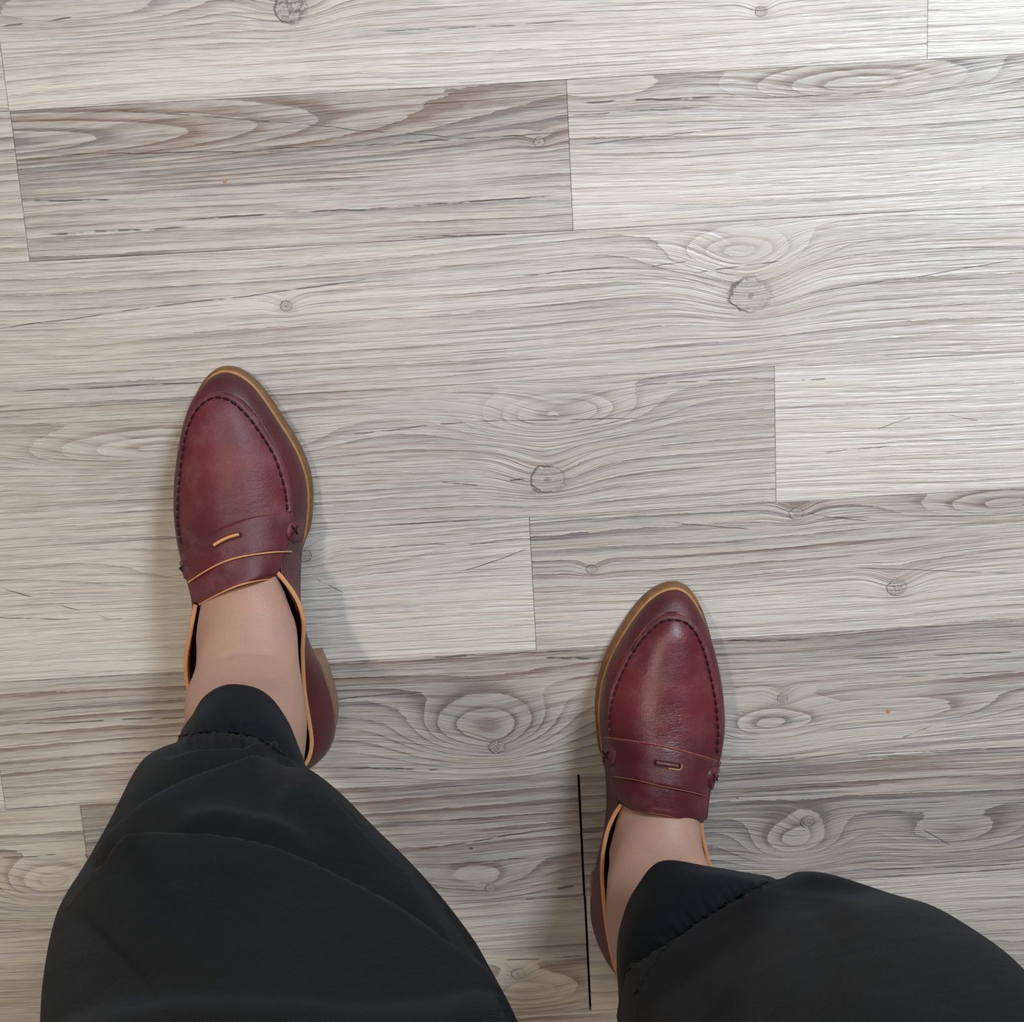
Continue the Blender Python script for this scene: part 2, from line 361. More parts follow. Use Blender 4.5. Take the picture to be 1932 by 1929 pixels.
# ------------------------------------------------------------------ leather materials
def leather(name, gloss, dust, shade=1.0, crease=None):
    k = N(name); c = k.coords()
    n1 = k.noise(c, 22, 3, 0.55); n2 = k.noise(c, 60, 4, 0.6); fine = k.noise(c, 1300, 3, 0.6); mid = k.noise(c, 420, 3, 0.6)
    x, y, z = k.xyz(c)
    wr = k.noise(k.comb(k.math('MULTIPLY', x, 230), k.math('MULTIPLY', y, 620), k.math('MULTIPLY', z, 260)), 1, 4, 0.65, 0.8)
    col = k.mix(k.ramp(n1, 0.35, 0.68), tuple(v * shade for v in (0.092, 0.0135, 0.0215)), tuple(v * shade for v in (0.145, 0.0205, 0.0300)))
    dd = k.math('MULTIPLY', k.math('MULTIPLY', k.ramp(n2, 0.40, 0.75), k.ramp(fine, .25, .7)), dust)
    col = k.mix(dd, col, (0.27, 0.125, 0.135))
    k.set(Base_Color=col, Roughness=k.ramp(n2, 0.3, 0.7, gloss, gloss + .13))
    h = k.math('ADD', k.math('MULTIPLY', wr, 0.35), k.math('ADD', k.math('MULTIPLY', fine, 0.35), k.math('MULTIPLY', mid, .65)))
    if crease:
        dx = k.math('SUBTRACT', x, crease[0]); dy = k.math('SUBTRACT', y, crease[1])
        q = k.math('ADD', k.math('MULTIPLY', k.math('MULTIPLY', dx, dx), 900), k.math('MULTIPLY', k.math('MULTIPLY', dy, dy), 5000))
        m = k.math('EXPONENT', k.math('MULTIPLY', q, -1.0))
        w2 = k.noise(k.comb(k.math('MULTIPLY', x, 110), k.math('MULTIPLY', y, 430), k.math('MULTIPLY', z, 150)), 1, 3, 0.6, 1.2)
        h = k.math('ADD', h, k.math('MULTIPLY', k.math('MULTIPLY', w2, m), 1.7))
    k.bump(h, 0.00045, 0.6)
    return k.m
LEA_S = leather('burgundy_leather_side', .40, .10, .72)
RAW = plain('raw_leather_edge', (0.72, 0.36, 0.16), .7, .2, .25, 900)
SOLEM = plain('crepe_sole', (0.23, 0.115, 0.045), .55, .35, .5, 160, .0003)
WELT = plain('tan_welt', (0.48, 0.235, 0.080), .5, .4, .3, 300)
HEELM = plain('stacked_leather_heel', (0.33, 0.20, 0.12), .5, .4, .4, 250)
THR = plain('dark_burgundy_thread', (0.022, 0.004, 0.007), .6, .3, .2)
THR2 = plain('burgundy_thread', (0.10, 0.018, 0.028), .6, .3, .3)
LIN = plain('brown_lining', (0.035, 0.016, 0.010), .8, .2, .3)
RAW2 = plain('muted_leather_edge', (0.42, 0.15, 0.09), .6, .3, .3, 900)
LIPB = leather('burgundy_leather_lip', .5, .75)
LIPM = plain('orange_leather_edge', (0.42, 0.07, 0.03), .6, .3, .3)

# ------------------------------------------------------------------ loafers
def make_loafer(label, side, st, arcs, strap_top, strap_bot, lobes, slot, crosses, stitch, topline, vamp_mat, crease_px, n_top):
    """st: stations round the shoe (Fx,Fy,Fz, Tx,Ty,Tz, bulge): feather line and top edge; arcs: rows across the vamp (Lx,Ly,Lz, Mx,My,Mz, Rx,Ry,Rz)"""
    Fp = np.array([P(s[0], s[1], s[2]) for s in st]); Tp = np.array([P(s[3], s[4], s[5]) for s in st]); bl = np.array([[s[6]] for s in st])
    n = 200
    Fc = catmull(Fp, n, True); Tc = catmull(Tp, n, True); B = catmull(np.hstack([bl, bl]), n, True)[:, :1]
    for _ in range(14):
        Fc = (np.roll(Fc, 1, 0) + 2 * Fc + np.roll(Fc, -1, 0)) / 4; Tc = (np.roll(Tc, 1, 0) + 2 * Tc + np.roll(Tc, -1, 0)) / 4; B = (np.roll(B, 1, 0) + 2 * B + np.roll(B, -1, 0)) / 4
    tan = np.roll(Fc, -1, 0) - np.roll(Fc, 1, 0); out = np.stack([tan[:, 1], -tan[:, 0], 0 * tan[:, 0]], -1); out /= np.linalg.norm(out, axis=1)[:, None]
    cen = Fc.mean(0)
    if np.sum(out * (Fc - cen)) < 0: out = -out
    ctr = np.array([*cen[:2], 0])
    root = empty('loafer', tuple(ctr), label, 'shoe')
    cp = P(*crease_px, .056) - ctr
    vamp_mat = leather('burgundy_leather_' + ('matt' if side == 'L' else 'polished'), *vamp_mat, crease=(float(cp[0]), float(cp[1])))
    # --- upper side wall
    rows = []; m = 16
    for j in range(m):
        t = j / (m - 1)
        mid = (Fc + Tc) / 2 + out * B * 2.0 + np.array([0, 0, 1]) * (np.abs(B) * 0.5)
        rows.append((1 - t) ** 2 * Fc + 2 * t * (1 - t) * mid + t * t * Tc)
    V = np.stack(rows, 0).reshape(-1, 3)
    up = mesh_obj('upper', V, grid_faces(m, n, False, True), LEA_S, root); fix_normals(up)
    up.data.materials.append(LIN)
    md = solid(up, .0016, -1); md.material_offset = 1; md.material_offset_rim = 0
    # --- sole
    sh = (Fc[:, 1].max() - Fc[:, 1]) / (Fc[:, 1].max() - Fc[:, 1].min())
    wl = np.interp(sh, [0, .40, .47, .60, 1], [.0030, .0028, -.0020, -.0025, -.0012])[:, None]
    fz = Fc[:, 2]
    o1 = Fc + out * wl; o0 = Fc + out * (wl - .0005)
    bot = o0.copy(); bot[:, 2] = np.maximum(0, fz - .0115)
    in_ = Fc - out * .004
    midb = o1.copy(); midb[:, 2] = np.maximum(.002, fz - .0045)
    lo = o1.copy(); lo[:, 2] = bot[:, 2] + .0012
    edge = Fc + out * (wl - .0004) - [0, 0, .0012]
    V = np.vstack([bot, lo, midb, edge, in_ - [0, 0, .0008]]); f = grid_faces(5, n, False, True) + [tuple(range(n))[::-1], tuple(range(4 * n, 5 * n))]
    so = mesh_obj('sole', V, f, SOLEM, root); fix_normals(so)
    ww = np.minimum(wl - .0006, .0013)
    w = [Fc + out * ww - [0, 0, .0020], Fc + out * (ww + .0001) - [0, 0, .0004], Fc + out * (ww - .0004) + [0, 0, .0002], Fc - out * .003 + [0, 0, .0003], Fc - out * .003 - [0, 0, .0020]]
    we = mesh_obj('welt', np.vstack(w), grid_faces(5, n, True, True), WELT, root); fix_normals(we)
    ins = mesh_obj('insole', np.vstack([Fc - out * .001 + [0, 0, .0012], Fc - out * .001 - [0, 0, .001]]), [tuple(range(n)), tuple(range(n, 2 * n))[::-1]] + grid_faces(2, n, False, True), LIN, root)
    # --- heel: the part of the outline behind the heel breast
    t_ax = (Tp[0] - Fp.mean(0)); t_ax[2] = 0
    yb = np.sort(Fc[:, 1]); hb = Fc[Fc[:, 1] < Fc[:, 1].min() + .073]
    k0 = np.where(Fc[:, 1] < Fc[:, 1].min() + .073)[0]
    if np.any(np.diff(k0) > 1):
        g = np.argmax(np.diff(k0)); k0 = np.r_[k0[g + 1:], k0[:g + 1]]
    hp = Fc[k0] + out[k0] * ((.0004 if side == 'L' else -.0016) + .0012 * (1 - np.clip((Fc[k0, 1:2] - Fc[:, 1].min()) / .05, 0, 1))); hz = Fc[k0, 2] - .0045
    layers = [(0, .0000), (.0012, .0010), (.45, .0010), (.92, .0018), (1.0, .0018)]
    V = []
    for (tz, o_) in layers:
        q = hp + out[k0] * (o_ - .002); q[:, 2] = tz * hz if tz not in (.0012,) else .0012
        V.append(q)
    nh = len(k0); f = grid_faces(len(layers), nh, False, True) + [tuple(range(nh))[::-1], tuple(range((len(layers) - 1) * nh, len(layers) * nh))]
    he = mesh_obj('heel', np.vstack(V), f, HEELM, root, smooth=False); fix_normals(he)
    # --- vamp (apron and tongue)
    A = np.array([[P(*a[0:3]), P(*a[3:6]), P(*a[6:9])] for a in arcs])   # k,3,3
    A = np.stack([catmull(A[:, c], 90) for c in range(3)], 1)
    ss = np.linspace(-1, 1, 41); V = []
    for (l, mm, r) in A:
        for s in ss:
            w_ = l * (s * (s - 1) / 2) + mm * (1 - s * s) + r * (s * (s + 1) / 2)
            zl = l[2] * (1 - s) / 2 + r[2] * (1 + s) / 2
            w_[2] = zl + (mm[2] - (l[2] + r[2]) / 2) * (1 - abs(s) ** 2.2) + .0012
            V.append(w_)
    V = np.array(V).reshape(90, 41, 3)
    k_t = int(90 * n_top)
    va = mesh_obj('vamp', V[:k_t + 2].reshape(-1, 3), grid_faces(k_t + 2, 41), vamp_mat, root)
    tg = mesh_obj('tongue', V[k_t:].reshape(-1, 3), grid_faces(90 - k_t, 41), vamp_mat, root)
    for o in (va, tg):
        if o.data.polygons[200].normal.z < 0: o.data.flip_normals()
        o.data.materials.append(RAW); md = solid(o, .0018, -1); md.material_offset_rim = 1; md.material_offset = 0
    te = V[-1] + np.array([0, 0, -.0003])
    v, f = tube(te, .0006 if side == 'L' else .00035, 8); mesh_obj('tongue_edge', v, f, RAW if side == 'L' else RAW2, tg)
    # --- surface to lay trim on
    bv = []; bf = []
    for o in (up, va, tg):
        kk = len(bv); bv += [v.co.copy() for v in o.data.vertices]; bf += [tuple(i + kk for i in p.vertices) for p in o.data.polygons]
    bvh = BVHTree.FromPolygons(bv, bf)
    def on(px, py, off=.0, zg=.038):
        q = P(px, py, 0.0); d = Vector(q - CAMP).normalized()
        hit, nrm, idx, dist = bvh.ray_cast(Vector(CAMP), d)
        if hit is None or hit.z < .024:
            hit, nrm, idx, dist = bvh.find_nearest(Vector(P(px, py, zg)))
        if nrm.dot(d) > 0: nrm = -nrm
        return np.array(hit + nrm * off)
    # --- strap
    nt = 61; tl = smooth_line(strap_top, nt); bl_ = smooth_line(strap_bot, nt); nv = 13
    G = np.zeros((nt, nv, 3))
    for i in range(nt):
        for j in range(nv):
            q = tl[i] * (1 - j / (nv - 1)) + bl_[i] * j / (nv - 1)
            G[i, j] = on(q[0], q[1], .0006)
    for _ in range(6):
        G[1:-1] = (G[:-2] + 2 * G[1:-1] + G[2:]) / 4
        G[:, 1:-1] = (G[:, :-2] + 2 * G[:, 1:-1] + G[:, 2:]) / 4
    V = G.reshape(-1, 3)
    sp = mesh_obj('strap', V + [0, 0, .0011], grid_faces(nt, nv), vamp_mat, root)
    if sp.data.polygons[100].normal.z < 0: sp.data.flip_normals()
    sp.data.materials.append(RAW); md = solid(sp, .0016, -1); md.material_offset_rim = 1
    # raw cut edges along the strap's borders
    J = Joined()
    for j, rr in (((nv - 1, .00055),) if side == 'L' else ((nv - 1, .00030), (0, .00030))):
        v, f = tube(G[:, j] + [0, 0, .0009], rr, 8); J.add(v, f)
    J.build('strap_edge', RAW if side == 'L' else RAW2, sp)
    # lobes at the strap's ends
    for (cx, cy, rx, ry) in lobes:
        V = [on(cx, cy, .0016)]; q = []
        for a in np.linspace(0, 2 * math.pi, 28, endpoint=False):
            V.append(on(cx + rx * math.cos(a), cy + ry * math.sin(a), .0014))
        f = [(0, 1 + i, 1 + (i + 1) % 28) for i in range(28)]
        lb = mesh_obj('strap_tab', V, f, vamp_mat, sp)
        if lb.data.polygons[0].normal.z < 0: lb.data.flip_normals()
        solid(lb, .0016, -1)
    # slot cut in the strap
    (ax, ay), (bx, by), sw, open_w = slot
    path = []
    d = np.array([bx - ax, by - ay], float); Ld = np.linalg.norm(d); d /= Ld; nn = np.array([-d[1], d[0]])
    for a in np.linspace(-90, 90, 9): path.append(np.array([bx, by]) + sw * (math.cos(math.radians(a)) * d + math.sin(math.radians(a)) * nn))
    for a in np.linspace(90, 270, 9): path.append(np.array([ax, ay]) + sw * (math.cos(math.radians(a)) * d + math.sin(math.radians(a)) * nn))
    bow = open_w
    pp = []
    for q in path + [path[0]]: pp.append(q.astype(float))
    pp = resample(np.array(pp), 60)[:-1]
    bend = lambda q: q + np.array([0, -1]) * bow * (1 - ((q - np.array([(ax + bx) / 2, (ay + by) / 2])) @ d / (Ld / 2 + sw)) ** 2)
    pp = np.array([bend(q) for q in pp])
    bs = BVHTree.FromPolygons([Vector(v.co) for v in sp.data.vertices], [tuple(p.vertices) for p in sp.data.polygons])
    def ons(px, py, off):
        dd = Vector(P(px, py, 0) - CAMP).normalized(); h_, n_, i_, t_ = bs.ray_cast(Vector(CAMP), dd)
        if h_ is None: return on(px, py, off)
        if n_.dot(dd) > 0: n_ = -n_
        return np.array(h_ + n_ * off)
    ring = np.array([ons(q[0], q[1], .0000) for q in pp])
    v, f = tube(ring, .00042, 8, closed=True); mesh_obj('slot_rim', v, f, vamp_mat if side == 'R' else THR2, sp)
    c2 = np.array([(ax + bx) / 2, (ay + by) / 2 - bow * .6])
    innr = np.array([ons(*(q + (np.array([(ax + bx) / 2, (ay + by) / 2 - bow * .7]) - q) * .06 + (0, 0)), .00012) for q in pp])
    V = list(innr); mesh_obj('slot_opening', V, [tuple(range(len(V)))] if False else [(i, (i + 1) % len(V), (len(V) - 1 - (i + 1)) % len(V), (len(V) - 1 - i) % len(V)) for i in range(len(V) // 2 - 1)], THR if side == 'L' else LIN, sp)
    # pale leather lying in the slot
    npth = 12
    if side == 'L':
        ln = [bend(np.array([ax, ay]) + (np.array([bx, by]) - np.array([ax, ay])) * t + nn * (-.2 * sw)) for t in np.linspace(-.04, 1.0, 14)]
        v, f = tube(np.array([ons(q[0], q[1], .0002) for q in ln]), .00105, 10)
        o = mesh_obj('slot_inlay', v, f, RAW, sp)
    else:
        ln = [np.array([ax, ay]) + (np.array([bx, by]) - np.array([ax, ay])) * t for t in np.linspace(0, 1.0, 14)]
        v, f = tube(np.array([ons(q[0], q[1], -.0010) for q in ln]), .0019, 10)
        o = mesh_obj('slot_inlay', v, f, vamp_mat, sp)
        v, f = tube(np.array([ons(*q, .0003) for q in pp[2:19]]), .00040, 8); mesh_obj('slot_edge', v, f, RAW, sp)
        ln2 = pp[6:24]
    # cross stitches on the tabs
    for (cx, cy, r_) in crosses:
        J = Joined()
        for (dx, dy) in ((r_ * .7, r_), (r_ * .7, -r_)):
            pts = [on(cx - dx + 2 * dx * t, cy - dy + 2 * dy * t, .0017 + .0006 * math.sin(t * math.pi)) for t in np.linspace(0, 1, 7)]
            v, f = tube(pts, .00038, 8); J.add(v, f)
        J.build('cross_stitch', THR, sp)
    # running stitch round the apron with its groove
    sl = smooth_line(stitch, 400)
    pts = np.array([on(q[0], q[1], .0002) for q in sl])
    v, f = tube(resample(pts, 200), .00042, 8); gr = mesh_obj('stitch_groove', v, f, THR2, va)
    pts = resample(np.array([on(q[0], q[1], .0006) for q in sl]), 400)
    Ls = np.linalg.norm(np.diff(pts, axis=0), axis=1).sum(); ns = int(Ls / .0052); J = Joined()
    for i in range(ns):
        a = (i + .06) / ns; b = (i + .86) / ns
        ii = np.linspace(a * 399, b * 399, 7); q = np.array([pts[int(round(t))] for t in ii])
        lift = np.sin(np.linspace(0, math.pi, 7)) * .00035; q[:, 2] += lift
        v, f = tube(q, [.0003, .0006, .0007, .0007, .0007, .0006, .0003], 8); J.add(v, f)
    so_ = J.build('stitching', THR, va)
    # soft lip of leather between the seam and the apron's border
    e_px = proj(np.array([A[i][0] for i in range(89, 0, -1)] + [A[i][2] for i in range(0, 90)]))
    e_px = resample(e_px, 800); c_px = resample(np.array(sl), 200); rowsP = []
    i0 = np.argmin(np.hypot(*(e_px - c_px[0]).T)); i1 = np.argmin(np.hypot(*(e_px - c_px[-1]).T)); e_px = resample(e_px[i0:i1 + 1], 200)
    for t, o_ in ((.12, .0002), (.35, .0009), (.65, .0011), (.9, .0008), (1.0, .0000)):
        rowsP.append([on(*(c_px[i] * (1 - t) + e_px[i] * t), o_) for i in range(200)])
    rowsP = np.array(rowsP)
    for _ in range(4): rowsP[:, 1:-1] = (rowsP[:, :-2] + 2 * rowsP[:, 1:-1] + rowsP[:, 2:]) / 4
    lp = mesh_obj('apron_lip', rowsP.reshape(-1, 3), grid_faces(5, 200), LIPB, va)
    # light raw edge round the apron
    rim = []
    for i in range(0, 90):
        rim.append(A[i][0] + [0, 0, .0006])
    rim = rim[::-1] + [A[i][2] + [0, 0, .0006] for i in range(1, 90)]
    kk = int(90 * .62); rim = np.array(rim)[90 - kk:90 + kk]
    v, f = tube(resample(rim, 160), .00028, 6); mesh_obj('apron_edge', v, f, LIPM, va)
    if side == 'R':
        fr_ = rim[kk - 16:kk + 17] + [0, 0, .0004]; v, f = tube(resample(fr_, 50), [.0001 + .0004 * math.sin(math.pi * i / 49) for i in range(50)], 6); mesh_obj('apron_raw_edge', v, f, RAW, va)
    # topline: raw leather edge
    tp = smooth_line([tuple(P(*t)) for t in topline], 160)
    tw = .0013
    tn = np.gradient(tp, axis=0); o2 = np.stack([tn[:, 1], -tn[:, 0], 0 * tn[:, 0]], -1); o2 /= np.linalg.norm(o2, axis=1)[:, None]
    prof = [(-tw, -.0006), (-tw, .0005), (-tw * .6, .0009), (tw * .6, .0009), (tw, .0005), (tw, -.0006)]
    V = np.vstack([tp + o2 * a + [0, 0, b] for a, b in prof]); mesh_obj('topline_edge', V, grid_faces(6, 160, True, False), RAW, up)
    settle(root)
    return root

# left loafer ----------------------------------------------------------------
stL = [ # Fx, Fy, Fz,  Tx, Ty, Tz, bulge
 (427, 701, .014, 413, 742, .030, .0030), (450, 708, .014, 430, 743, .031, .0030), (469, 722, .014, 451, 753, .031, .0030), (483, 736, .014, 466, 765, .031, .003),
 (507, 769, .014, 482, 784, .031, .0030), (530, 806, .014, 500, 812, .032, .0030), (551, 837, .014, 518, 845, .033, .0030), (565, 867, .014, 532, 871, .034, .0030),
 (577, 902, .014, 545, 911, .035, .0028), (581, 940, .014, 549, 945, .037, .0026), (578, 983, .014, 550, 980, .042, .0022), (572, 1020, .015, 545, 1025, .047, .0018),
 (568, 1065, .019, 526, 1062, .056, .0010), (567, 1110, .023, 538, 1098, .0595, .0010), (568, 1160, .027, 567, 1148, .058, .0008), (577, 1195, .030, 573, 1180, .056, .0006),
 (591, 1230, .031, 571, 1225, .0545, .0008), (606, 1262, .031, 572, 1265, .054, .0012), (620, 1303, .031, 575, 1310, .055, .0016), (631, 1345, .031, 583, 1360, .058, .0018),
 (631, 1385, .031, 588, 1400, .061, .0020), (620, 1418, .031, 583, 1430, .064, .0020), (599, 1440, .031, 568, 1452, .066, .002), (570, 1452, .031, 540, 1462, .067, .0020),
 (530, 1448, .031, 495, 1452, .067, .0020), (490, 1425, .031, 450, 1425, .064, .0020), (450, 1385, .031, 405, 1380, .060, .0018), (418, 1330, .031, 372, 1335, .056, .0012),
 (398, 1275, .031, 354, 1293, .054, .0006), (386, 1225, .030, 351, 1245, .053, .0004), (377, 1170, .026, 359, 1197, .0545, .0006), (367, 1115, .021, 368, 1142, .058, .0012),
 (356, 1060, .016, 352, 1085, .050, .0030), (347, 1010, .014, 340, 1030, .044, .0034), (343, 955, .014, 333, 975, .039, .0036), (344, 900, .014, 334, 915, .036, .0034),
 (349, 850, .014, 340, 862, .033, .0032), (357, 805, .014, 349, 812, .032, .0030), (368, 765, .014, 360, 778, .031, .0030), (384, 730, .014, 376, 757, .031, .0030), (405, 706, .014, 394, 746, .030, .0030)]
arcL = [(412, 742, .030, 414, 742, .030, 416, 742, .030), (394.6, 745.6, .031, 415, 749, .033, 440, 747, .031), (376, 757, .031, 415, 761, .036, 458, 758, .031),
 (360, 778, .031, 417, 785, .040, 476, 777, .031), (350, 808, .032, 422, 815, .043, 497, 806, .032), (344, 841, .033, 428, 848, .046, 516, 840, .033), (338.6, 874, .034, 434, 885, .049, 534, 874, .034),
 (335, 907, .035, 438, 918, .052, 545, 911, .035), (333, 939, .037, 440, 948, .055, 549, 938, .037), (334, 981, .040, 442, 980, .058, 550, 969, .041), (338, 1012, .043, 443, 1008, .062, 549, 998, .044),
 (344, 1040, .047, 444, 1034, .066, 545, 1024, .048), (350, 1072, .051, 445, 1060, .071, 537, 1044, .053), (355, 1101, .055, 446, 1082, .074, 532, 1060, .057), (360, 1122, .057, 446, 1097, .0763, 529, 1072, .059), (365, 1133, .0585, 446, 1102, .077, 524, 1081, .0605), (377, 1140, .0605, 446, 1106, .0775, 509, 1092, .0625)]
loaf_l = make_loafer('matt burgundy leather loafer on the left foot, pale leather showing in its strap slot', 'L', stL, arcL,
    [(342, 1050), (364, 1029), (400, 1006), (441, 986), (472, 976), (507, 970.5), (556, 969.5)],
    [(358, 1098), (390, 1077), (423, 1060.5), (460, 1050), (506.6, 1043), (530, 1041), (548, 1040)],
    [(555, 1004, 15, 21), (347, 1076, 11, 18)], ((406, 1030), (452, 1011), 5.0, 4.0), [(552, 1000, 8), (346, 1072, 5)],
    [(342, 1028), (336, 990), (337, 940), (340, 900), (344, 865), (349, 832), (358, 801), (369, 778), (383, 762), (399, 752.6), (413, 750.5), (437, 758), (467, 786), (495, 824), (518, 864), (533, 909), (540, 944), (541, 966)],
    [(523, 1080, .0605), (538, 1098, .060), (555, 1122, .059), (567, 1148, .0585), (573, 1180, .0565), (571, 1225, .055), (572, 1265, .0545), (575, 1310, .0555), (583, 1360, .0585), (588, 1400, .0615), (583, 1430, .0645), (568, 1452, .0665), (540, 1462, .0675), (495, 1452, .0675), (450, 1425, .0645), (405, 1380, .0605), (372, 1335, .0565), (354, 1293, .0545), (351, 1245, .0535), (359, 1197, .055), (369, 1141, .0585)],
    (.45, .50, 1.08), (455, 945), .70)

# right loafer ---------------------------------------------------------------
stR = [
 (1266, 1111, .014, 1262, 1157, .030, .0030), (1290, 1114, .014, 1281, 1157, .030, .0030), (1308, 1135, .014, 1297, 1165, .031, .0030), (1320, 1158, .014, 1312, 1181, .031, .003),
 (1330, 1188, .014, 1328, 1206, .032, .0030), (1338, 1220, .014, 1340, 1236, .033, .0032), (1346, 1262, .014, 1349, 1270, .034, .0034), (1352, 1300, .014, 1355, 1305, .036, .0034),
 (1355, 1335, .014, 1360, 1345, .038, .0034), (1355, 1370, .014, 1362, 1385, .040, .0032), (1350, 1410, .014, 1357, 1432, .044, .0030), (1342, 1450, .016, 1344, 1475, .049, .0024),
 (1333, 1490, .020, 1334, 1515, .055, .0014), (1326, 1530, .024, 1323, 1552, .058, .0010), (1320, 1570, .028, 1326, 1580, .056, .0008), (1318, 1610, .031, 1334, 1615, .054, .0006),
 (1320, 1650, .031, 1345, 1660, .053, .0006), (1320, 1700, .031, 1348, 1715, .054, .0008), (1310, 1755, .031, 1338, 1770, .057, .0012), (1288, 1805, .031, 1310, 1825, .060, .0018),
 (1255, 1840, .031, 1270, 1858, .064, .0020), (1215, 1856, .031, 1228, 1874, .066, .0020), (1178, 1845, .031, 1190, 1863, .066, .0020), (1150, 1820, .031, 1166, 1838, .063, .0020),
 (1128, 1785, .031, 1153, 1795, .060, .0022), (1115, 1745, .031, 1144, 1745, .057, .0022), (1112, 1705, .031, 1139, 1698, .055, .0020), (1118, 1660, .031, 1136, 1655, .054, .0016),
 (1126, 1622, .030, 1137, 1615, .054, .0010), (1137, 1578, .027, 1144, 1575, .055, .0008), (1144, 1535, .023, 1158, 1540, .057, .0008), (1144, 1490, .018, 1168, 1516, .059, .0012),
 (1141, 1440, .015, 1160, 1472, .053, .0022), (1136, 1398, .014, 1152, 1425, .046, .0024), (1132, 1359, .014, 1148, 1373, .041, .0026), (1132, 1325, .014, 1149, 1330, .038, .0028),
 (1139, 1283, .014, 1158, 1287, .035, .0030), (1150, 1251, .014, 1171, 1258, .034, .0030), (1164, 1220, .014, 1187, 1229, .033, .0030), (1187, 1183, .014, 1207, 1199, .032, .0030),
 (1209, 1151, .014, 1225, 1178, .031, .0030), (1235, 1124, .014, 1246, 1161, .030, .0030)]
arcR = [(1262, 1157, .030, 1265, 1156, .030, 1268, 1157, .030), (1247, 1160, .031, 1266, 1162, .033, 1284, 1158, .031), (1228, 1175, .031, 1268, 1176, .037, 1304, 1172, .031),
 (1207, 1199, .032, 1268, 1202, .042, 1324, 1199, .032), (1187, 1229, .033, 1264, 1232, .045, 1338, 1232, .033), (1171, 1258, .034, 1261, 1264, .048, 1348, 1265, .034), (1159, 1284, .035, 1258, 1296, .051, 1355, 1302, .036),
 (1151, 1311, .036, 1256, 1328, .054, 1360, 1336, .038), (1148, 1340, .038, 1255, 1358, .057, 1362, 1368, .040), (1148, 1372, .040, 1255, 1390, .060, 1361, 1402, .042), (1151, 1400, .043, 1254, 1420, .064, 1356, 1436, .046),
 (1154, 1430, .047, 1253, 1450, .068, 1348, 1466, .050), (1158, 1466, .052, 1252, 1480, .072, 1340, 1496, .054), (1161, 1493, .056, 1251, 1508, .075, 1336, 1525, .057), (1165, 1507, .057, 1251, 1523, .0762, 1335, 1538, .058), (1172, 1516, .0585, 1251, 1530, .077, 1331, 1546, .059), (1188, 1527, .062, 1251, 1537, .0775, 1315, 1552, .0615)]
loaf_r = make_loafer('glossier burgundy leather loafer on the right foot, beside the dark floor gap', 'R', stR, arcR,
    [(1143, 1390.5), (1187, 1396), (1232, 1403), (1267, 1411), (1312, 1422.6), (1359, 1437.5)],
    [(1155, 1464), (1198, 1470.5), (1244, 1482), (1290, 1491), (1315, 1497), (1341, 1505)],
    [(1150, 1426, 14, 21), (1346, 1468, 14, 21)], ((1238, 1440), (1280, 1446.5), 6.5, 0.0), [(1147, 1425, 7), (1347, 1468, 7)],
    [(1153, 1390), (1151, 1363), (1153, 1338), (1160, 1308), (1171, 1279), (1187, 1245), (1205, 1217), (1228, 1190), (1248, 1174), (1267, 1170), (1292, 1175), (1312, 1195), (1328, 1231), (1337, 1265), (1346, 1306), (1351, 1338), (1354, 1379), (1352, 1424)],
    [(1172, 1518, .0595), (1158, 1540, .0575), (1147, 1565, .0565), (1141, 1590, .0555), (1137, 1620, .0545), (1136, 1655, .0545), (1139, 1698, .0555), (1144, 1745, .0575), (1153, 1795, .0605), (1166, 1838, .0635), (1190, 1863, .0665), (1228, 1874, .0665), (1270, 1858, .0645), (1310, 1825, .0605), (1338, 1770, .0575), (1348, 1715, .0545), (1345, 1660, .0535), (1334, 1615, .0545), (1326, 1580, .0565), (1323, 1552, .0585)],
    (.29, .28, 1.0), (1265, 1378), .70)

# ------------------------------------------------------------------ the person: bare ankles and black trousers
person = empty('person', (0.0, -0.42, 0.0), 'person standing in wide black trousers gathered at the hems, ankles bare', 'person')
def skin_mat():
    k = N('skin'); c = k.coords(); n1 = k.noise(c, 30, 3, .5); n2 = k.noise(c, 900, 2, .5)
    x, y, z = k.xyz(c)
    cr = k.noise(k.comb(k.math('MULTIPLY', x, 90), k.math('MULTIPLY', y, 900), k.math('MULTIPLY', z, 900)), 1, 2, .5)
    col = k.mix(k.ramp(n1, .35, .65), (.45, .27, .205), (.50, .285, .22))
    col = k.mix(k.math('MULTIPLY', k.ramp(n2, .5, .75), .22), col, (.27, .14, .10))
    k.set(Base_Color=col, Roughness=.52)
    k.b.inputs['Subsurface Weight'].default_value = .06; k.b.inputs['Subsurface Radius'].default_value = (.01, .004, .002); k.b.inputs['Subsurface Scale'].default_value = .5
    k.bump(k.math('ADD', k.math('MULTIPLY', n2, .5), k.math('MULTIPLY', cr, .6)), .0003, .5)
    return k.m
SKIN = skin_mat()
def ring(c, a, f, b, n=40, pw=1.0):
    c, a, f, b = map(np.array, (c, a, f, b)); out = []
    for t in np.linspace(0, 2 * math.pi, n, endpoint=False):
        s, co = math.sin(t), math.cos(t); out.append(c + a * co + (f * s ** pw if s > 0 else -b * s))
    return out
BV = []; BF = []
def add_loft(rings, n, cap=True):
    k = len(BV)
    for r in rings: BV.extend(r)
    BF.extend([tuple(i + k for i in q) for q in grid_faces(len(rings), n, False, True)])
    if cap:
        BF.append(tuple(range(k, k + n))); BF.append(tuple(range(k + (len(rings) - 1) * n, k + len(rings) * n))[::-1])
